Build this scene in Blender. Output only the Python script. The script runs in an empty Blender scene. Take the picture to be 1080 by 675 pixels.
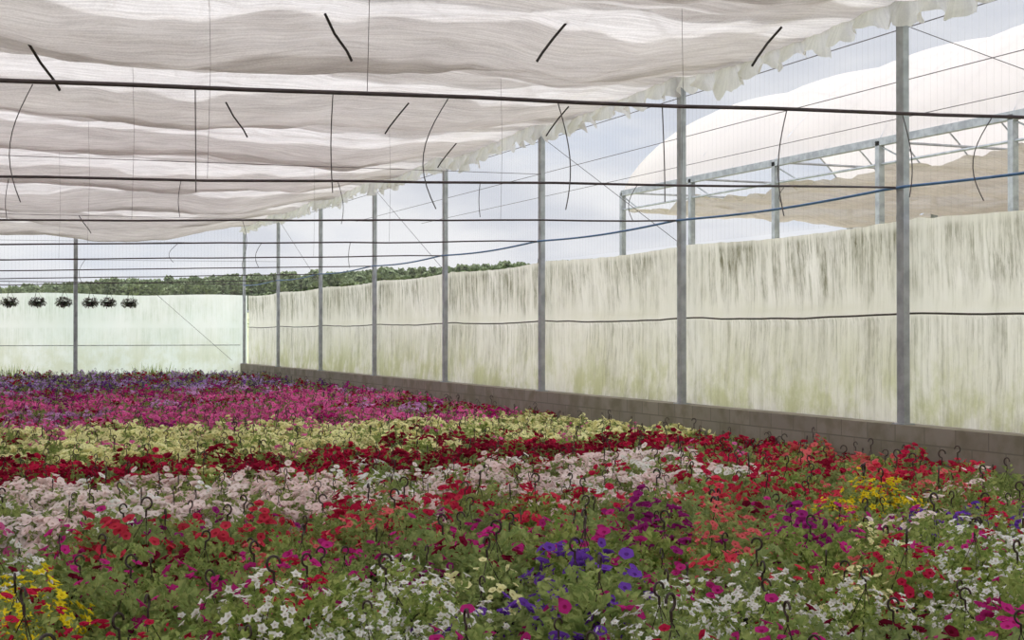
import bpy, math, random
from mathutils import Vector, Matrix, Euler, noise as mn
random.seed(7)
sc = bpy.context.scene
try:
    sc.view_settings.view_transform = 'Standard'
except Exception: pass
R = random.random
def U(a,b): return a+(b-a)*random.random()
def lin(c):
    return tuple(((v/255)/12.92 if v/255<=0.04045 else ((v/255+0.055)/1.055)**2.4) for v in c)
def col4(c): return (*lin(c),1.0)

# ------------------------------------------------------------------ layout constants
TH = math.radians(22.6)
WX = 10.15          # side wall plane
Y0 = 12.95; S = 4.99
FY = Y0+7*S         # far wall
CAMZ = 1.8
CURB = 0.79; VTOP = 3.09; CABLE = 3.43

# ------------------------------------------------------------------ node helpers
def new_mat(name):
    m = bpy.data.materials.new(name); m.use_nodes = True
    nt = m.node_tree; nt.nodes.clear()
    out = nt.nodes.new('ShaderNodeOutputMaterial')
    return m, nt, out
def N(nt, t, **kw):
    n = nt.nodes.new(t)
    for k,v in kw.items(): setattr(n,k,v)
    return n
def L(nt,a,b): nt.links.new(a,b)
def mixc(nt, fac, a, b, mode='MIX'):
    n = N(nt,'ShaderNodeMix',data_type='RGBA',blend_type=mode)
    for sock,v in ((n.inputs[0],fac),(n.inputs[6],a),(n.inputs[7],b)):
        if isinstance(v,bpy.types.NodeSocket): L(nt,v,sock)
        else: sock.default_value = v
    return n.outputs[2]
def math_(nt, op, a, b=None, clamp=False):
    n = N(nt,'ShaderNodeMath',operation=op,use_clamp=clamp)
    for i,v in enumerate((a,b)):
        if v is None: continue
        if isinstance(v,bpy.types.NodeSocket): L(nt,v,n.inputs[i])
        else: n.inputs[i].default_value=v
    return n.outputs[0]
def mapr(nt, v, a,b,c,d, smooth=True):
    n = N(nt,'ShaderNodeMapRange'); 
    if smooth: n.interpolation_type='SMOOTHSTEP'
    L(nt,v,n.inputs[0])
    for i,x in enumerate((a,b,c,d)): n.inputs[i+1].default_value=x
    return n.outputs[0]
def noise_(nt, scale, detail=3, vec=(1,1,1), rough=.55, coord='Object'):
    tc = N(nt,'ShaderNodeTexCoord'); mp = N(nt,'ShaderNodeMapping'); mp.inputs['Scale'].default_value = vec
    L(nt,tc.outputs[coord],mp.inputs[0])
    n = N(nt,'ShaderNodeTexNoise'); n.inputs['Scale'].default_value=scale; n.inputs['Detail'].default_value=detail
    n.inputs['Roughness'].default_value=rough
    L(nt,mp.outputs[0],n.inputs[0]); return n.outputs[0]
def simple(name, c, rough=.6, metal=0, c2=None, nscale=8):
    m,nt,out = new_mat(name)
    p = N(nt,'ShaderNodeBsdfPrincipled'); p.inputs['Roughness'].default_value=rough; p.inputs['Metallic'].default_value=metal
    c2 = c2 or tuple(v*.8 for v in c)
    f = mapr(nt,noise_(nt,nscale),.35,.65,0,1)
    L(nt,mixc(nt,f,col4(c),col4(c2)),p.inputs['Base Color']); L(nt,p.outputs[0],out.inputs[0]); return m
def mixsh(nt,fac,a,b):
    n=N(nt,'ShaderNodeMixShader')
    if isinstance(fac,bpy.types.NodeSocket): L(nt,fac,n.inputs[0])
    else: n.inputs[0].default_value=fac
    L(nt,a,n.inputs[1]); L(nt,b,n.inputs[2]); return n.outputs[0]
def two_sided(nt, color, trans=.5, transp=0.0):
    d=N(nt,'ShaderNodeBsdfDiffuse'); t=N(nt,'ShaderNodeBsdfTranslucent')
    for n in (d,t):
        if isinstance(color,bpy.types.NodeSocket): L(nt,color,n.inputs[0])
        else: n.inputs[0].default_value=color
    s=mixsh(nt,trans,d.outputs[0],t.outputs[0])
    if not(isinstance(transp,float) and transp==0.0):
        tr=N(nt,'ShaderNodeBsdfTransparent'); s=mixsh(nt,transp,s,tr.outputs[0])
    return s

# ------------------------------------------------------------------ materials
M_steel = simple('galvanised_steel',(176,180,186),.5,.15,(150,154,160),5)
M_steel2 = simple('painted_truss',(190,192,196),.6,.1)
M_hose = simple('black_hose',(76,62,66),.5)
M_thin = simple('thin_wire',(92,86,88),.6)
M_blue = simple('blue_cable',(78,120,168),.45,0,(66,104,150))
M_rope = simple('seam_rope',(92,86,80),.8)
M_strap = simple('dark_strap',(44,36,36),.7)
M_pot = simple('pot_plastic',(34,38,32),.45)
M_soil = simple('potting_soil',(50,38,28),.95)
M_hook = simple('hook_plastic',(58,38,32),.45)

def mat_vinyl(name, base, base2, streakcol, amount, stainamt=.5):
    m,nt,out=new_mat(name)
    tc=N(nt,'ShaderNodeTexCoord'); sp=N(nt,'ShaderNodeSeparateXYZ'); L(nt,tc.outputs['Object'],sp.inputs[0]); z=sp.outputs[2]
    n1=noise_(nt,1,6,(3.5,3.5,.4),.75)
    n2=noise_(nt,1,6,(19,19,.5),.8)
    n3=noise_(nt,1,6,(7,7,3.0),.7)
    blot=noise_(nt,.55,4,(1,1,1.2),.6)
    st=math_(nt,'ADD',mapr(nt,n1,.42,.60,0,.5),mapr(nt,n2,.45,.60,0,.75),True)
    st=math_(nt,'MULTIPLY',st,mapr(nt,n3,.35,.6,.55,1))
    zb=math_(nt,'ADD',z,math_(nt,'MULTIPLY',math_(nt,'SUBTRACT',n1,.5),2.0))
    top=mapr(nt,zb,1.9,2.80,.10,1)
    top=math_(nt,'MULTIPLY',top,mapr(nt,z,2.0,2.3,0.25,1))
    edge=mapr(nt,z,2.94,3.05,1,.4)
    top=math_(nt,'MULTIPLY',top,edge)
    low=math_(nt,'MULTIPLY',mapr(nt,zb,.9,1.95,.30,.58),mapr(nt,z,1.95,2.03,1,0))
    patch=mapr(nt,blot,.34,.58,.4,1)
    f=math_(nt,'MULTIPLY',math_(nt,'MULTIPLY',math_(nt,'ADD',top,low,True),st),patch)
    f=math_(nt,'MULTIPLY',f,amount,True)
    stain=math_(nt,'MULTIPLY',mapr(nt,z,.8,2.0,stainamt,0.06),mapr(nt,noise_(nt,1.6,6,(1,1,.8),.7),.38,.62,.2,1))
    c=mixc(nt,mapr(nt,noise_(nt,.35,3),.35,.65,0,1),col4(base),col4(base2))
    c=mixc(nt,stain,c,col4((186,188,128)))
    c=mixc(nt,f,c,col4(streakcol))
    s=two_sided(nt,c,.6)
    g=N(nt,'ShaderNodeBsdfGlossy'); g.inputs['Roughness'].default_value=.45
    s=mixsh(nt,.04,s,g.outputs[0])
    L(nt,s,out.inputs[0]); return m
M_vinyl=mat_vinyl('stained_vinyl_sheet',(250,246,243),(240,236,230),(104,100,68),.97,.76)
M_vinyl_far=mat_vinyl('mint_vinyl_sheet',(240,247,248),(248,250,252),(150,170,140),.4,.4)

def mat_curtain(name, ca, cb, transp, tr=.55):
    m,nt,out=new_mat(name)
    a=noise_(nt,1,5,(.5,1.6,.5),.7); b=noise_(nt,1,3,(1.2,30,1),.6); g=noise_(nt,1,2,(45,45,45),.5)
    f=math_(nt,'ADD',mapr(nt,a,.35,.65,0,.35),mapr(nt,b,.38,.62,0,.42))
    f=math_(nt,'ADD',f,mapr(nt,g,.35,.65,0,.23),True)
    c=mixc(nt,f,col4(ca),col4(cb))
    s=two_sided(nt,c,tr,transp); L(nt,s,out.inputs[0]); return m
M_curtain=mat_curtain('shade_cloth',(216,211,206),(174,167,162),.12,.60)
M_fold=mat_curtain('shade_cloth_fold',(222,217,212),(190,183,178),.30,.62)
M_fringe=mat_curtain('curtain_fringe_cloth',(238,236,236),(214,212,214),.1)
M_ncurtain=mat_curtain('neighbour_shade_cloth',(214,203,192),(180,170,161),.12)
def mat_film(name,c,transp):
    m,nt,out=new_mat(name); s=two_sided(nt,col4(c),.5,transp); L(nt,s,out.inputs[0]); return m
M_film=mat_film('roof_film',(245,245,248),.6)
M_nfilm=mat_film('milky_roof_film',(220,214,211),.10)
# netting
m,nt,out=new_mat('insect_net'); M_net=m
wv=N(nt,'ShaderNodeTexCoord'); sp=N(nt,'ShaderNodeSeparateXYZ'); L(nt,wv.outputs['Object'],sp.inputs[0])
hh=math_(nt,'ADD',sp.outputs[0],sp.outputs[1])
fr=math_(nt,'FRACT',math_(nt,'MULTIPLY',hh,9.0))
line=math_(nt,'LESS_THAN',fr,.12)
tf=math_(nt,'SUBTRACT',.94,math_(nt,'MULTIPLY',line,.08))
L(nt,two_sided(nt,col4((214,212,216)),.5,tf),out.inputs[0])

# concrete blocks
m,nt,out=new_mat('concrete_blocks'); M_curb=m
tc=N(nt,'ShaderNodeTexCoord'); sp=N(nt,'ShaderNodeSeparateXYZ'); cb=N(nt,'ShaderNodeCombineXYZ')
L(nt,tc.outputs['Object'],sp.inputs[0]); L(nt,math_(nt,'ADD',sp.outputs[0],sp.outputs[1]),cb.inputs[0]); L(nt,sp.outputs[2],cb.inputs[1])
br=N(nt,'ShaderNodeTexBrick'); br.inputs['Scale'].default_value=1; br.inputs['Brick Width'].default_value=.5; br.inputs['Row Height'].default_value=.2
br.inputs['Mortar Size'].default_value=.008
br.inputs['Color1'].default_value=col4((158,150,138)); br.inputs['Color2'].default_value=col4((146,139,128)); br.inputs['Mortar'].default_value=col4((122,116,106))
L(nt,cb.outputs[0],br.inputs[0])
c=mixc(nt,mapr(nt,noise_(nt,2.5,5),.4,.65,0,.8),br.outputs[0],col4((124,118,100)))
p=N(nt,'ShaderNodeBsdfPrincipled'); p.inputs['Roughness'].default_value=.9; L(nt,c,p.inputs['Base Color']); L(nt,p.outputs[0],out.inputs[0])

M_floor=simple('gravel_floor',(170,166,152),.95,0,(120,120,100),6)
M_grass=simple('meadow_grass',(150,158,118),.95,0,(166,164,128),.05)
M_tree=simple('tree_foliage',(112,126,94),.95,0,(138,148,108),.35)
M_trunk=simple('bark',(120,108,98),.9)

# foliage
m,nt,out=new_mat('plant_leaf'); M_leaf=m
oi=N(nt,'ShaderNodeAttribute'); oi.attribute_type='INSTANCER'; oi.attribute_name='lvar'
c=mixc(nt,mapr(nt,noise_(nt,14,2),.35,.65,0,1),col4((124,150,72)),col4((196,206,126)))
c=mixc(nt,oi.outputs['Fac'],c,col4((156,170,124)))
L(nt,two_sided(nt,c,.42),out.inputs[0])
def petal_mat(name, dark):
    m,nt,out=new_mat(name)
    at=N(nt,'ShaderNodeAttribute'); at.attribute_type='INSTANCER'; at.attribute_name='fcol'
    c=mixc(nt,mapr(nt,noise_(nt,9,1),.3,.7,0,.4),at.outputs['Color'],(0.92,0.92,0.92,1),'MULTIPLY')
    if dark: c=mixc(nt,.4,c,(.45,.32,.18,1),'MULTIPLY')
    L(nt,two_sided(nt,c,.35),out.inputs[0]); return m
M_petal=petal_mat('petal',False); M_throat=petal_mat('petal_throat',True)

# ------------------------------------------------------------------ mesh helpers
def mesh_obj(name, v, f, mats, midx=None, smooth=False, parent=None, link=True):
    me=bpy.data.meshes.new(name); me.from_pydata([tuple(x) for x in v],[],f); 
    for mm in (mats if isinstance(mats,list) else [mats]): me.materials.append(mm)
    if midx: me.polygons.foreach_set('material_index',midx)
    if smooth: me.polygons.foreach_set('use_smooth',[True]*len(me.polygons))
    me.update()
    o=bpy.data.objects.new(name,me)
    if link: sc.collection.objects.link(o)
    if parent: o.parent=parent
    return o
def box(v,f,x0,x1,y0,y1,z0,z1):
    b=len(v); v+= [(x,y,z) for z in (z0,z1) for y in (y0,y1) for x in (x0,x1)]
    f+= [(b,b+2,b+3,b+1),(b+4,b+5,b+7,b+6),(b,b+1,b+5,b+4),(b+2,b+6,b+7,b+3),(b,b+4,b+6,b+2),(b+1,b+3,b+7,b+5)]
def tube(v,f,pts,r,n=6,mi=None,m=0):
    pts=[Vector(p) for p in pts]; base=len(v); prev=None
    for i,p in enumerate(pts):
        d=(pts[min(i+1,len(pts)-1)]-pts[max(i-1,0)])
        d.normalize()
        if prev is None:
            a=d.orthogonal().normalized()
        else:
            a=(prev-d*prev.dot(d)); a=a.normalized() if a.length>1e-6 else d.orthogonal().normalized()
        prev=a; b=d.cross(a)
        for k in range(n):
            t=2*math.pi*k/n; v.append(p+a*(math.cos(t)*r)+b*(math.sin(t)*r))
    for i in range(len(pts)-1):
        for k in range(n):
            k2=(k+1)%n; f.append((base+i*n+k,base+i*n+k2,base+(i+1)*n+k2,base+(i+1)*n+k))
            if mi is not None: mi.append(m)
    f.append(tuple(base+k for k in range(n))[::-1]); f.append(tuple(base+(len(pts)-1)*n+k for k in range(n)))
    if mi is not None: mi += [m,m]
def tube_obj(name,pts,r,mat,n=6,parent=None):
    v=[];f=[]; tube(v,f,pts,r,n); return mesh_obj(name,v,f,mat,smooth=True,parent=parent)
def grid(nu,nv,fn):
    v=[fn(i/nu,j/nv) for j in range(nv+1) for i in range(nu+1)]
    f=[(j*(nu+1)+i,j*(nu+1)+i+1,(j+1)*(nu+1)+i+1,(j+1)*(nu+1)+i) for j in range(nv) for i in range(nu)]
    return v,f
def empty(name):
    o=bpy.data.objects.new(name,None); sc.collection.objects.link(o); return o
def nz(x,y=0,z=0): return mn.noise(Vector((x,y,z)))
def sst(a,b,x):
    t=max(0,min(1,(x-a)/(b-a))); return t*t*(3-2*t)

# ------------------------------------------------------------------ floor and outside terrain
XL=-14; YN=-4
mesh_obj('floor',[(XL,YN,0),(WX+.2,YN,0),(WX+.2,FY+.2,0),(XL,FY+.2,0)],[(0,1,2,3)],M_floor)
def terr(x,y):
    h=3+max(-1.5,min(9,(x-12)/98*6))
    return -0.04+h*sst(55,230,y)+.6*nz(x*.02,y*.02)*sst(55,110,y)
v,f=grid(60,60,lambda u,w:(lambda x,y:(x,y,terr(x,y)))(-300+u*800,-120+w*560))
mesh_obj('ground_outside',v,f,M_grass,smooth=True)

# ------------------------------------------------------------------ side wall
def wall_pt(y,z):
    ph=((y-Y0)/S)%1
    bil=math.sin(math.pi*ph)
    kz=(z-CURB)/(VTOP-CURB)
    d=.05*bil*math.sin(math.pi*min(1,kz*1.0))+.02*nz(y*3.1,z*.5)+.03*nz(y*.9,z*1.2,3)
    d+=.012*nz(y*5-z*5,y+z,8)
    d+= -.03*math.exp(-((z-2.03)/.06)**2)*bil
    return d
NY=700
def wf(u,w):
    y=YN+u*(FY-YN); z=CURB+.005+w*(VTOP-CURB-.005)
    ph=((y-Y0)/S)%1
    if w>.99: z-= .05*math.sin(math.pi*ph)+.015*nz(y*4)
    return (WX+.12+wall_pt(y,z),y,z)
v,f=grid(NY,30,wf); mesh_obj('wall_right',v,f,M_vinyl,smooth=True)
v=[];f=[]; box(v,f,WX-.13,WX+.3,YN,FY+.3,0,CURB)
mesh_obj('baseboard_right',v,f,M_curb)
pts=[(WX+.06,YN+i*.25,2.03-.035*math.sin(math.pi*(((YN+i*.25-Y0)/S)%1))+.012*nz(i*.4)) for i in range(int((FY-YN)/.25)+1)]
tube_obj('wall_seam_rope',pts,.012,M_rope,5)
pts=[(WX-.115,YN+i*.4,CABLE-.05*math.sin(math.pi*(((YN+i*.4-Y0)/S)%1))) for i in range(int((FY-YN)/.4)+1)]
tube_obj('blue_cable',pts,.016,M_blue,6)
# far wall
def wf2(u,w):
    x=XL+u*(WX+.1-XL); z=.34+w*(VTOP-.34)
    return (x,FY+.12+.03*nz(x*2.2,z*.6)+.03*nz(x*.7,z),z-(.03*math.sin(x*1.2) if w>.99 else 0))
v,f=grid(200,24,wf2); mesh_obj('wall_back',v,f,M_vinyl_far,smooth=True)
v=[];f=[]; box(v,f,XL,WX-.14,FY+.05,FY+.3,0,.34); mesh_obj('baseboard_back',v,f,M_curb)
pts=[(XL+i*.5,FY+.055,1.42+.01*nz(i)) for i in range(int((WX-XL)/.5)+1)]
tube_obj('wall_back_rope',pts,.014,M_steel2,5)
# nets
v,f=grid(40,4,lambda u,w:(WX+.1,YN+u*(FY-YN),VTOP+.01+w*(5.75-VTOP))); mesh_obj('insect_net_right',v,f,M_net)
v,f=grid(40,4,lambda u,w:(XL+u*(WX-XL),FY+.1,VTOP+.01+w*(5.75-VTOP))); mesh_obj('insect_net_back',v,f,M_net)

# posts
def post(x,y,z1,w=.125,d=.08,swap=False,zb=0.0):
    v=[];f=[]
    a,b=(w,d) if not swap else (d,w)
    t=.012
    hw=w/2
    prof=[(-d/2,-hw),(d/2,-hw),(d/2,-hw+.03),(d/2-t,-hw+.03),(d/2-t,-hw+t),(-d/2+t,-hw+t),(-d/2+t,hw-t),(d/2-t,hw-t),(d/2-t,hw-.03),(d/2,hw-.03),(d/2,hw),(-d/2,hw)]
    if swap: prof=[(p[1],p[0]) for p in prof][::-1]
    n=len(prof)
    for z in (zb,z1): v+=[(p[0],p[1],z) for p in prof]
    f=[(k,(k+1)%n,n+(k+1)%n,n+k) for k in range(n)]
    for z in (CABLE,VTOP):
        box(v,f,-a/2-.012 if swap else -d/2-.012,(a/2+.012) if swap else d/2+.0,-b/2-.012,b/2+.012,z-.03,z+.03)
    box(v,f,-.08,.08,-.10,.10,zb,zb+.015)
    o=mesh_obj('support_post',v,f,M_steel); o.location=(x,y,0); return o
for i in range(-3,8): post(WX-.04,Y0+i*S-(.05 if i==7 else 0),5.77,zb=CURB+.001)
for x in (4.64,-.9,-6.4): post(x,FY-.02,5.77,swap=True)

# ------------------------------------------------------------------ ceiling shade curtain : swagged cloths, each bay hanging to a heavy lip
def off(x): 
    kk=sst(10.2,7.0,x)
    return (.14*nz(x*.22,1.7)+.05*nz(x*.8,4))*kk
def zc(x,y):
    kk=sst(10.2,7.0,x)
    q=(y-Y0)/S + off(x)+.06*nz(x*.5,y*.2,6)*kk
    b=math.floor(q); p=q-b
    a=.12+.46*kk*(.85+.6*nz(x*.25,b*3.3))
    if p<.72: s=math.sin(p/.72*math.pi/2)**1.15
    else:
        t=(p-.72)/.28; s=math.cos(t*math.pi/2)**.8
    z=5.50-a*s
    q2=q*2.0+.5+.25*nz(x*.3,b); p2=q2-math.floor(q2)
    z-= .14*(p2 if p2<.8 else (1-p2)*4)*kk
    z+= .08*nz(x*.35,y*.9)*kk+.045*nz(x*.7,y*3.0,2)*kk+.035*nz(x*2.0,y*.9,5)+.034*nz(x*.8,y*7,9)+.034*nz(x*1.6+y*1.2,y*2.2-x,12)
    return z
v,f=grid(190,860,lambda u,w:(lambda x,y:(x,y,zc(x,y)))(XL+u*(WX-.1-XL),YN+w*(FY-.1-YN)))
mesh_obj('ceiling',v,f,M_curtain,smooth=True)
# second thickness of cloth: the gathered folds lying over each lip
NXX=150; NP=18
v=[];f=[]
for b in range(-4,8):
  for (pa,pb,lift) in ((.34,.84,.05),(.62,.74,.09),(.04,.16,.04)):
    base=len(v)
    for i in range(NXX+1):
        x=XL+(WX-.15-XL)*i/NXX
        a0=pa+.13*nz(x*.3,b*2.1,pa*9)+.05*nz(x*1.3,b,3)
        a1=max(a0+.02,pb+.05*nz(x*.6,b*1.7,pa*5))
        for j in range(NP+1):
            p=a0+(a1-a0)*j/NP
            y=Y0+(b+p-off(x))*S
            v.append((x,y,zc(x,y)+lift+.02*nz(x*2,y*5,b)))
    for i in range(NXX):
        for j in range(NP):
            a=base+i*(NP+1)+j; 
            if YN<v[a][1]<FY-.3: f.append((a,a+1,a+NP+2,a+NP+1))
mesh_obj('curtain_fold',v,f,M_fold,smooth=True)
# ragged fringe hanging from the curtain edge
v=[];f=[]; nn=int((FY-YN)/.035)
for i in range(nn+1):
    y=YN+i*.035; zt=zc(WX-.1,y)
    drop=.12+.22*abs(nz(y*1.3))+.16*abs(nz(y*5.1,4))+.09*abs(math.sin(y*8+3*nz(y)))
    for k in range(5):
        t=k/4
        x=WX-.14+t*(-.02+.10*math.sin(y*12+3*nz(y*.9))+.10*nz(y*7,t))
        v.append((x,y+.04*nz(y*9,t)*t,zt-drop*t+.01))
for i in range(nn):
    for k in range(4): a=i*5+k; f.append((a,a+1,a+6,a+5))
mesh_obj('curtain_fringe',v,f,M_fringe,smooth=True)

# roof frame above the curtain : gutters, trusses, bows, film
rf=empty('greenhouse_roof')
v=[];f=[]
for gx in (WX,WX-12.0):
    box(v,f,gx-.1,gx+.1,YN,FY,5.78,5.9)
for i in range(-3,8):
    y=Y0+i*S
    for (a,b) in ((WX-12,WX),(WX-24,WX-12)):
        tube(v,f,[(a,y,5.75),(b,y,5.75)],.035)
        tube(v,f,[(a+(b-a)*t/16,y,5.85+2.6*math.sin(math.pi*t/16)**.8) for t in range(17)],.03)
        for k in range(6):
            x0=a+2*k; tube(v,f,[(x0,y,5.75),(x0+1,y,5.85+2.6*math.sin(math.pi*(x0+1-a)/12)**.8)],.018,5)
            tube(v,f,[(x0+1,y,5.85+2.6*math.sin(math.pi*(x0+1-a)/12)**.8),(x0+2,y,5.75)],.018,5)
mesh_obj('roof_truss',v,f,M_steel2,parent=rf)
for a in (WX-12,WX-24):
    v,f=grid(24,60,lambda u,w:(a+12*u,YN+w*(FY-YN),5.9+2.6*math.sin(math.pi*u)**.8))
    mesh_obj('roof_film',v,f,M_film,smooth=True,parent=rf)
v=[];f=[]
for k in range(-3,9): 
    x=WX-.9-k*2.4
    if x<XL: continue
    tube(v,f,[(x,YN,5.72),(x,FY,5.72)],.008,4)
mesh_obj('curtain_wires',v,f,M_thin)

# ------------------------------------------------------------------ irrigation hoses across the bays
def hz(x): return 3.43-(WX-x)*.0301
for i in range(-1,7):
    y=Y0+i*S
    n=26; x0=-8
    pts=[]
    for k in range(n+1):
        x=x0+(WX-.14-x0)*k/n
        pts.append((x,y+.02*nz(x*.4,i),hz(x)+.018*nz(x*.6,i*3)))
    tube_obj('irrigation_hose',pts,.0125,M_hose,6)
v=[];f=[]
def dangle(x,y,z,ln,sw,r=.006):
    pts=[]
    for k in range(11):
        t=k/10; pts.append((x+sw*math.sin(math.pi*t*.9)+.3*sw*t, y+.05*math.sin(3*t), z-.012-ln*t))
    tube(v,f,pts,r,4)
for i in range(-1,4):
    y=Y0+i*S
    x=.7+.15*i
    while x<9.8:
        ln=U(.55,.8) if i==-1 else U(.15,.45)
        if i<1 or R()<.45: dangle(x,y,hz(x),ln,U(-.14,.14),.0038 if i<2 else .005)
        x+= (.82 if i==-1 else 1.55)*U(.85,1.15)
mesh_obj('drip_tubes',v,f,M_thin)
v=[];f=[]
for i in range(-1,4):
    y=Y0+i*S
    for x in (2.4,7.3):
        tube(v,f,[(x,y,hz(x)+.012),(x+.03,y+.02,(hz(x)+5.3)/2),(x,y,5.45)],.0022,4)
mesh_obj('hose_hanger_wires',v,f,M_thin)
for i in range(0,6):
    ym=Y0+(i+.42)*S
    for j,x in enumerate((1.2,4.1,6.5,9.1,-1.6)):
        y=ym+(.9 if j==0 else -.3*j if i==0 else 0)
        sgn=1 if x<5 else -1
        if i>0 and R()<.6: continue
        z=zc(x,y)-.02
        v=[];f=[]
        pts=[(x-sgn*.15,y-.1,z+.02),(x-sgn*.02,y,z-.16),(x+sgn*.12,y,z-.34),(x+sgn*.18,y+.02,z-.44)]
        tube(v,f,pts,.016 if i==0 else .012,5)
        mesh_obj('curtain_strap',v,f,M_strap)
v=[];f=[]
for i in (-1,0,2,4,6):
    y=Y0+i*S
    tube(v,f,[(WX-.0,y-.1,5.2),(WX-.0,y-S+.1,3.1)],.005,4)
tube(v,f,[(7.2,FY-.05,3.1),(9.7,FY-.05,.9)],.008,4)
mesh_obj('brace_wires',v,f,M_thin)
v=[];f=[]
for i,z in ((2,4.6),(4,4.5),(6,4.55),(6,4.0)):
    tube(v,f,[(-8,Y0+i*S-.1,z-.2),(WX-.1,Y0+i*S-.1,z)],.006,4)
mesh_obj('cross_wires',v,f,M_thin)

# ------------------------------------------------------------------ neighbouring greenhouse
ng=empty('neighbouring_greenhouse')
NX=19.0; NW=8.0; NZ=5.93; NS=4.03; NE=37.2; NYS=NE-8*NS
v=[];f=[]
for gx in (NX,NX+NW,NX+2*NW):
    box(v,f,gx-.07,gx+.07,NYS,NE,NZ-.1,NZ+.06)
    tube(v,f,[(gx,NYS,NZ-.5),(gx,NE,NZ-.5)],.03,5)
    for k in range(9):
        y=NE-k*NS; box(v,f,gx-.07,gx+.07,y-.07,y+.07,0,NZ)
        if k<8:
            tube(v,f,[(gx,y,NZ-.1),(gx,y-.9,NZ-.5)],.02,4)
mesh_obj('frame_posts',v,f,M_steel,parent=ng)
def ar(u): return NZ+.05+2.55*math.sin(math.pi*u)**.75
v=[];f=[]
for s in (0,1):
    for k in range(17):
        y=NE-k*NS/2
        tube(v,f,[(NX+s*NW+NW*t/20,y,ar(t/20)-.03) for t in range(21)],.025,5)
        if k%2==0: tube(v,f,[(NX+s*NW,y,NZ),(NX+s*NW+NW,y,NZ)],.03,5)
mesh_obj('roof_bows',v,f,M_steel,parent=ng)
for s in (0,1):
    def ff(u,w):
        y=NE-w*(NE-NYS); p=(w*8)%1
        return (NX+s*NW+NW*u,y,ar(u)+.16*math.sin(math.pi*p)*math.sin(math.pi*u)**.5+.02*nz(u*9,y*2))
    v,f=grid(30,128,ff); mesh_obj('roof_film',v,f,M_nfilm,smooth=True,parent=ng)
    v,f=grid(60,300,lambda u,w:(lambda x,y:(x,y,5.42-.34*abs(math.sin(math.pi*(y-NE)/NS))*(.5+.5*u)+.18*nz(x*.6,y*1.5)+.08*nz(x*2,y*3.5,4)))(NX+s*NW+.1+(NW-.2)*u,NYS+w*(NE-NYS)))
    mesh_obj('shade_curtain',v,f,M_ncurtain,smooth=True,parent=ng)

# ------------------------------------------------------------------ geometry-node scatter helper
def scatter(name, src, pts, rots, scls, attrs, parent=None):
    me=bpy.data.meshes.new(name); me.from_pydata(pts,[],[])
    a=me.attributes.new('rot','FLOAT_VECTOR','POINT'); a.data.foreach_set('vector',[c for r in rots for c in r])
    a=me.attributes.new('scl','FLOAT','POINT'); a.data.foreach_set('value',scls)
    for k,(tp,vals) in attrs.items():
        a=me.attributes.new(k,tp,'POINT')
        if tp=='FLOAT_COLOR': a.data.foreach_set('color',[c for q in vals for c in q])
        else: a.data.foreach_set('value',vals)
    o=bpy.data.objects.new(name,me); sc.collection.objects.link(o)
    if parent: o.parent=parent
    ng_=bpy.data.node_groups.new(name+'_gn','GeometryNodeTree')
    ng_.interface.new_socket('Geometry',in_out='INPUT',socket_type='NodeSocketGeometry')
    ng_.interface.new_socket('Geometry',in_out='OUTPUT',socket_type='NodeSocketGeometry')
    gi=ng_.nodes.new('NodeGroupInput'); go=ng_.nodes.new('NodeGroupOutput')
    ip=ng_.nodes.new('GeometryNodeInstanceOnPoints'); ob=ng_.nodes.new('GeometryNodeObjectInfo')
    ob.inputs[0].default_value=src; ob.inputs['As Instance'].default_value=True
    r=ng_.nodes.new('GeometryNodeInputNamedAttribute'); r.data_type='FLOAT_VECTOR'; r.inputs[0].default_value='rot'
    s=ng_.nodes.new('GeometryNodeInputNamedAttribute'); s.data_type='FLOAT'; s.inputs[0].default_value='scl'
    l=ng_.links
    l.new(gi.outputs[0],ip.inputs['Points']); l.new(ob.outputs['Geometry'],ip.inputs['Instance'])
    l.new(r.outputs[0],ip.inputs['Rotation']); l.new(s.outputs[0],ip.inputs['Scale']); l.new(ip.outputs[0],go.inputs[0])
    md=o.modifiers.new('scatter','NODES'); md.node_group=ng_
    return o

# ------------------------------------------------------------------ flowering basket plants
def leaf(v,f,mi,p,d,n,ln,w,m):
    side=d.cross(n).normalized()*w; b=len(v)
    v+=[p,p+d*ln*.5+side+n*w*.5,p+d*ln-n*w*.3,p+d*ln*.5-side+n*w*.5]
    f+=[(b,b+1,b+2),(b,b+2,b+3)]; mi+=[m,m]
def flower(v,f,mi,p,n,r,lobes=5,star=.82):
    a=n.orthogonal().normalized(); b=n.cross(a); c=len(v); ph=R()*6.28
    v.append(p-n*r*.55)
    k=lobes*2
    for i in range(k):
        t=ph+2*math.pi*i/k; v.append(p-n*r*.10+(a*math.cos(t)+b*math.sin(t))*r*.3)
    for i in range(k):
        t=ph+2*math.pi*i/k; rr=r*(1 if i%2==0 else star)
        v.append(p+n*r*U(-.05,.12)+(a*math.cos(t)+b*math.sin(t))*rr)
    for i in range(k):
        j=(i+1)%k
        f.append((c,c+1+i,c+1+j)); mi.append(4)
        f.append((c+1+i,c+1+k+i,c+1+k+j,c+1+j)); mi.append(3)
NPL=[0]
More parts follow.
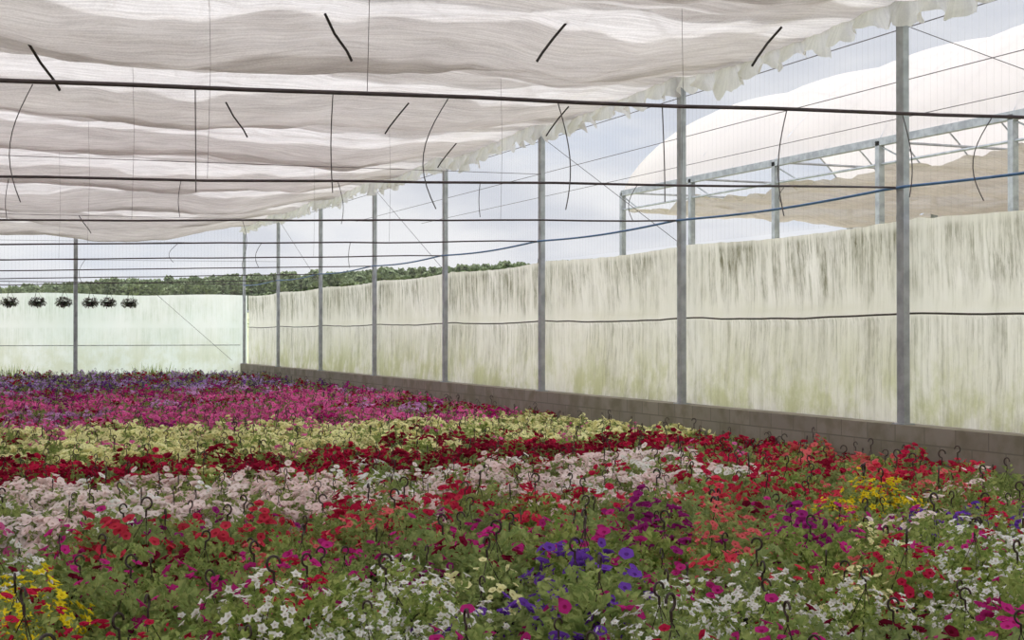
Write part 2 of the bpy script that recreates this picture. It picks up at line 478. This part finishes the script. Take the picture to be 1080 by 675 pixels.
def make_plant(name, seed, nfl, fr, lobes, star, nleaf=430, leafl=.045, top=.30, rad=.27, hr=.0062, shoots=20):
    random.seed(seed)
    v=[];f=[];mi=[]
    n=14; prof=[(.0,.0),(.10,.0),(.135,.16),(.15,.165),(.15,.185),(.135,.185),(.125,.165)]
    for (r,z) in prof: v+=[(r*math.cos(2*math.pi*k/n),r*math.sin(2*math.pi*k/n),z) for k in range(n)]
    for i in range(len(prof)-1):
        for k in range(n):
            f.append((i*n+k,i*n+(k+1)%n,(i+1)*n+(k+1)%n,(i+1)*n+k)); mi.append(0)
    f.append(tuple((len(prof)-1)*n+k for k in range(n))); mi.append(1)
    v=[Vector(q) for q in v]
    lob=(U(-3,3),U(-3,3),U(-3,3))
    def surf():
        th=R()*6.283; u=R(); ph=math.acos(1-u*1.2)
        d=Vector((math.sin(ph)*math.cos(th),math.sin(ph)*math.sin(th),math.cos(ph)))
        k=1+.6*nz(d.x*2.2+lob[0],d.y*2.2+lob[1],d.z*2.2+lob[2])
        return d,Vector((d.x*rad*k,d.y*rad*k,.17+d.z*top*k*.9))
    for _ in range(nleaf):
        d,p=surf(); s=U(.6,1.02); p=Vector((p.x*s,p.y*s,.17+(p.z-.17)*s))
        dd=(d+Vector((U(-1,1),U(-1,1),U(-.6,.6)))).normalized()
        nn=(d*.8+Vector((U(-.6,.6),U(-.6,.6),.5))); nn=(nn-dd*nn.dot(dd)).normalized()
        ln=leafl*U(.6,1.3); leaf(v,f,mi,p,dd,nn,ln,ln*.36,2)
    tips=[]
    for _ in range(shoots):
        d,p=surf(); q=p+Vector((d.x*.06+U(-.02,.02),d.y*.06,U(.02,.08)))
        tube(v,f,[p*.97,q],.0022,3,mi,2); tips.append(q)
        for k in range(7):
            dd=Vector((U(-1,1),U(-1,1),U(-.2,.8))).normalized(); leaf(v,f,mi,p.lerp(q,k/6),dd,dd.orthogonal().normalized(),leafl*.75,leafl*.28,2)
    # blooms come in loose clusters
    cl=[surf()[0] for _ in range(max(4,nfl//8))]
    for i in range(nfl):
        d,p=surf()
        for _ in range(5):
            if max(d.dot(c) for c in cl)>.93: break
            d,p=surf()
        if i<len(tips)//2: p=tips[i]
        nn=(d+Vector((U(-.5,.5),U(-.5,.5),U(-.1,.6)))).normalized()
        flower(v,f,mi,p+d*U(.005,.05)+Vector((0,0,.012)),nn,fr*U(.75,1.12),lobes,star)
    az=R()*6.28; apex=Vector((U(-.04,.04),U(-.04,.04),U(.48,.56)))
    for k in range(3):
        t=az+k*2.094; tube(v,f,[Vector((.145*math.cos(t),.145*math.sin(t),.18)),apex],.0023,4,mi,5)
    pts=[apex,apex+Vector((0,0,.04))]
    cc=apex+Vector((0,0,.07)); h=Vector((math.cos(az),math.sin(az),0))
    for k in range(10):
        t=math.radians(-80+ k*29); pts.append(cc+h*(-.028*math.cos(t))+Vector((0,0,.032*math.sin(t)+.003)))
    tube(v,f,pts,hr,5,mi,5)
    o=mesh_obj(name,v,f,[M_pot,M_soil,M_leaf,M_petal,M_throat,M_hook],mi,link=False)
    o.location=(-13+NPL[0]*1.1,2,0); NPL[0]+=1
    return o
kinds={}
kinds['petunia_dense']=[make_plant('petunia_basket_full',10+i,175,.040,5,.88,450,.05,.30,.29,.0042,5) for i in range(3)]
kinds['petunia_mid']=[make_plant('petunia_basket',20+i,70,.039,5,.88,620,.055,.32,.31,.006,14) for i in range(3)]
kinds['petunia_sparse']=[make_plant('petunia_basket_young',30+i,30,.038,5,.88,720,.055,.32,.32) for i in range(3)]
kinds['small']=[make_plant('bacopa_basket',40+i,210,.024,5,.66,700,.04,.33,.32) for i in range(3)]
kinds['small_sparse']=[make_plant('calibrachoa_basket',50+i,85,.026,5,.84,740,.042,.31,.31) for i in range(2)]
kinds['daisy']=[make_plant('bidens_basket',60+i,230,.030,5,.56,620,.038,.37,.31) for i in range(2)]
random.seed(99)
C=dict(violetdark=(116,74,142),lav=(200,168,220),darkred=(156,34,62),crimson=(200,44,80),red=(218,68,90),pink=(238,120,184),
 magenta=(206,56,142),pale=(250,246,190),white=(255,253,250),blush=(255,234,232),yellow=(252,228,60),violet=(126,78,190),maroon=(118,26,52),
 coral=(230,112,116),lilac=(224,170,220),purple=(166,50,134))
def pick(*opts):
    t=sum(o[0] for o in opts); r=R()*t
    for o in opts:
        r-=o[0]
        if r<=0: return o[1],o[2]
    return opts[-1][1],opts[-1][2]
patches=[
 (6.82,9.5,.52,'daisy','yellow'),(6.9,8.45,.45,'petunia_mid','violet'),(7.5,8.5,.4,'petunia_mid','violet'),(3.4,7.1,.45,'petunia_mid','violet'),(2.9,6.95,.35,'petunia_mid','violet'),
 (3.65,6.1,.5,'small','white'),(4.2,6.2,.4,'small','white'),(.62,7.35,.5,'daisy','yellow'),(.4,8.5,.4,'small','white'),(2.0,6.5,.42,'small','white'),(.2,6.9,.35,'daisy','yellow'),
 (1.6,6.6,.35,'small','white'),(6.0,6.7,.5,'small','white'),(6.6,7.2,.35,'small','white'),(4.5,5.6,.35,'petunia_mid','magenta'),(5.2,6.1,.35,'small','white'),
 (6.2,7.9,.3,'small_sparse','blush'),(2.6,5.9,.3,'petunia_mid','violet'),
 (4.4,7.2,.35,'petunia_sparse','red'),(5.4,7.4,.35,'small_sparse','coral'),(0.2,11.2,.4,'petunia_mid','pink'),(8.6,9.6,.4,'small_sparse','blush'),(7.9,7.6,.4,'small','white')]
def choose(x,y):
    for (px,py,r,k,c) in patches:
        if (x-px)**2+(y-py)**2<r*r: return k,c
    vv=y-.12*x + .5*nz(x*.5,y*.5)+.2*U(-1,1)
    if vv>41: return pick((3,'petunia_mid','violetdark'),(2,'petunia_mid','darkred'),(2,'petunia_mid','lav'))
    if vv>34: return pick((4,'petunia_dense','lav'),(3,'petunia_mid','violetdark'),(2,'petunia_mid','darkred'),(1,'petunia_dense','purple'))
    if vv>30: return pick((3,'petunia_dense','magenta'),(2,'petunia_mid','darkred'),(2,'petunia_dense','lilac'),(2,'petunia_mid','purple'))
    if vv>20.2:
        if nz(x*.3,y*.8,7)>.3: return pick((2,'petunia_dense','lilac'),(2,'petunia_mid','darkred'))
        return pick((9,'petunia_dense','pink'),(1,'petunia_dense','magenta'),(1,'petunia_mid','purple'))
    if vv>15.6: 
        if nz(x*.6,y*1.2,2)>.38: return 'petunia_dense','darkred'
        return pick((9,'petunia_dense','pale'),(2,'petunia_mid','pale'),(1,'petunia_mid','pink'))
    if vv>13.2: return pick((5,'petunia_dense','darkred'),(4,'petunia_dense','crimson'),(1,'petunia_mid','pale'))
    if vv>10.3 and x<7.5+.5*nz(y): return pick((7,'petunia_dense','blush'),(2,'petunia_mid','white'),(.7,'petunia_mid','crimson'))
    if vv>10.3: return pick((5,'petunia_mid','crimson'),(2,'petunia_mid','coral'),(1,'petunia_sparse','pink'),(2,'petunia_mid','darkred'))
    if vv>8.9: return pick((3,'petunia_mid','red'),(3,'small_sparse','coral'),(3,'petunia_mid','crimson'),(1,'petunia_sparse','magenta'),(1,'petunia_sparse','purple'))
    if vv>7.2: return pick((4,'petunia_sparse','magenta'),(2,'petunia_sparse','maroon'),(2,'small_sparse','coral'),(1,'petunia_mid','purple'))
    return pick((3,'petunia_sparse','magenta'),(2,'petunia_sparse','maroon'),(2,'small_sparse','pale'),(.7,'small','white'),(2,'small_sparse','crimson'))
buckets={}
y=3.8
row=0
while y<FY-.7:
    sp_=.56 if y<10.3 else .46
    x=-4+ (row%2)*sp_*.5
    while x<WX-.50:
        px=x+U(-.07,.07); py=y+U(-.07,.07)+.12*(x-4)
        x+=sp_
        if py>FY-.6 or py<3: continue
        if abs(px-.35)<.42 and 9.0<py<10.9 : continue
        if R()<.025: continue
        k,c=choose(px,py); i=random.randrange(len(kinds[k]))
        cc=list(lin(C[c])); j=U(.88,1.12); cc=[min(1,q*j) for q in cc]+[1.0]
        buckets.setdefault((k,i),[]).append(((px,py,0.0),(U(-.06,.06),U(-.06,.06),R()*6.28),U(.8,1.18) if y<10.3 else U(.85,1.12),cc,R()*.6))
    y+=sp_*.95; row+=1
buckets[('petunia_sparse',0)].append(((.62,9.7,0),(0,0,1),.75,[*lin(C['magenta']),1],.2))
bed=empty('potted_flower_bed')
for (k,i),L_ in buckets.items():
    scatter(kinds[k][i].name.split('.')[0]+'_group',kinds[k][i],[q[0] for q in L_],[q[1] for q in L_],[q[2] for q in L_],
      {'fcol':('FLOAT_COLOR',[q[3] for q in L_]),'lvar':('FLOAT',[q[4] for q in L_])},bed)

# ------------------------------------------------------------------ hanging baskets at far end
random.seed(5)
M_bf=simple('basket_foliage',(104,76,88),.9,0,(92,104,76),10)
for x in (2.54,3.35,4.15,4.95,5.5,6.15):
    v=[];f=[];mi=[]
    n=14
    for (r,z) in ((.0,-.02),(.11,0),(.17,.15),(.18,.15)): v+=[Vector((r*math.cos(2*math.pi*k/n),r*math.sin(2*math.pi*k/n),z)) for k in range(n)]
    for i in range(3):
        for k in range(n): f.append((i*n+k,i*n+(k+1)%n,(i+1)*n+(k+1)%n,(i+1)*n+k)); mi.append(0)
    for _ in range(240):
        d=Vector((U(-1,1),U(-1,1),U(-.5,1))).normalized(); p=Vector((d.x*.25,d.y*.25,.12+d.z*.14))*U(.6,1)
        leaf(v,f,mi,p,(d+Vector((U(-.5,.5),U(-.5,.5),U(-.8,.3)))).normalized(),Vector((U(-.3,.3),U(-.3,.3),1)).normalized(),.08,.022,1)
    for k in range(3):
        t=k*2.094; tube(v,f,[Vector((.17*math.cos(t),.17*math.sin(t),.15)),Vector((0,0,.55))],.005,4,mi,0)
    tube(v,f,[Vector((0,0,.55)),Vector((0,0,.74))],.006,4,mi,0)
    o=mesh_obj('hanging_basket',v,f,[M_pot,M_bf],mi); o.location=(x,46.4,2.66)
tube_obj('basket_rail',[(-8,46.4,3.415),(WX-.12,46.4,3.415)],.012,M_hose,5)

# weeds at the far wall
v=[];f=[];mi=[]
for (cx,cnt,w,h) in ((2.6,70,.8,.38),(3.6,40,.6,.3),(7.0,60,.5,.4),(7.7,30,.4,.3)):
    for _ in range(cnt):
        p=Vector((cx+random.gauss(0,w*.5),FY-.35+U(-.15,.15),.0)); d=Vector((U(-.35,.35),U(-.2,.2),1)).normalized()
        leaf(v,f,mi,p,d,Vector((0,-1,.1)).normalized(),h*U(1.2,2.4),.014,0)
mesh_obj('weed_tufts',v,f,[M_leaf],mi)

# ------------------------------------------------------------------ trees
def make_tree(name,seed,conif):
    random.seed(seed); v=[];f=[];mi=[]
    tube(v,f,[Vector((0,0,-.5)),Vector((.1,0,3)),Vector((0,0,6 if conif else 4))],.16,6,mi,0)
    n=500
    for _ in range(n):
        if conif:
            t=R()**.8; z=1.6+t*6.6; r=(1-t)*1.7*(.75+.25*math.sin(z*5))+.1
            th=R()*6.28; p=Vector((math.cos(th)*r*U(.5,1),math.sin(th)*r*U(.5,1),z)); d=Vector((math.cos(th),math.sin(th),-.3)).normalized()
        else:
            d=Vector((random.gauss(0,1),random.gauss(0,1),random.gauss(0,1))).normalized()
            k=2.1*(1+.35*nz(d.x*2+seed,d.y*2,d.z*2)); p=Vector((d.x*k,d.y*k,4.6+d.z*k*1.15))*1
            d=(d+Vector((U(-.6,.6),)*3)).normalized()
        leaf(v,f,mi,p,d,Vector((U(-1,1),U(-1,1),U(.2,1))).normalized(),U(.6,1.1),U(.25,.4),1)
    o=mesh_obj(name,v,f,[M_trunk,M_tree],mi,link=False); o.location=(-100+seed*12,240,3); return o
trees=[make_tree('pine_tree',1,True),make_tree('pine_tree_b',2,True),make_tree('broadleaf_tree',3,False),make_tree('broadleaf_tree_b',4,False)]
random.seed(12)
tb=[[],[],[],[]]
for _ in range(6500):
    x=U(-60,280); yy=U(195,262)
    dens=1 if yy>220 else .08
    if R()>dens: continue
    i=random.choice((0,0,1,1,2,3)); tb[i].append(((x,yy,terr(x,yy)-.3),(0,0,R()*6.28),U(.62,.82)*(1 if yy>220 else .5)))
for _ in range(120):
    x=U(0,140); yy=U(95,180); i=random.choice((2,3)); tb[i].append(((x,yy,terr(x,yy)-.6),(0,0,R()*6.28),U(.2,.35)))
wood=empty('forest_treeline')
for i,t in enumerate(trees):
    scatter(t.name+'_stand',t,[q[0] for q in tb[i]],[q[1] for q in tb[i]],[q[2] for q in tb[i]],{},wood)

# ------------------------------------------------------------------ sky and light
w=bpy.data.worlds.new('cloudy_sky'); sc.world=w; w.use_nodes=True; nt=w.node_tree; nt.nodes.clear()
out=N(nt,'ShaderNodeOutputWorld'); bg=N(nt,'ShaderNodeBackground')
tc=N(nt,'ShaderNodeTexCoord'); sp=N(nt,'ShaderNodeSeparateXYZ'); L(nt,tc.outputs['Generated'],sp.inputs[0])
n1=noise_(nt,1.0,7,(3.2,3.2,9.0),.55,'Generated')
cl=mapr(nt,n1,.34,.54,0,1)
n2=noise_(nt,1.0,5,(6,6,16),.5,'Generated')
shade=mixc(nt,mapr(nt,n2,.36,.64,0,1),col4((251,252,255)),col4((222,226,236)))
blue=mixc(nt,mapr(nt,sp.outputs[2],0,.35,0,1),col4((220,228,242)),col4((190,204,230)))
c=mixc(nt,cl,blue,shade)
L(nt,c,bg.inputs[0])
st=mapr(nt,sp.outputs[2],.25,.9,.92,3.1); L(nt,st,bg.inputs[1]); L(nt,bg.outputs[0],out.inputs[0])
sd=bpy.data.lights.new('sun','SUN'); sd.energy=3.6; sd.angle=math.radians(30); sd.color=(1,.97,.93)
so=bpy.data.objects.new('sun',sd); sc.collection.objects.link(so)
so.rotation_euler=Vector((.10,-.15,-1)).to_track_quat('-Z','Y').to_euler()

# ------------------------------------------------------------------ camera
cd=bpy.data.cameras.new('camera'); cd.sensor_width=36; cd.lens=36*1500/1080; cd.clip_end=2000
co=bpy.data.objects.new('camera',cd); sc.collection.objects.link(co)
co.location=(0,0,CAMZ); co.rotation_euler=(math.radians(90)+math.atan(14.5/1500),0,-TH)
sc.camera=co
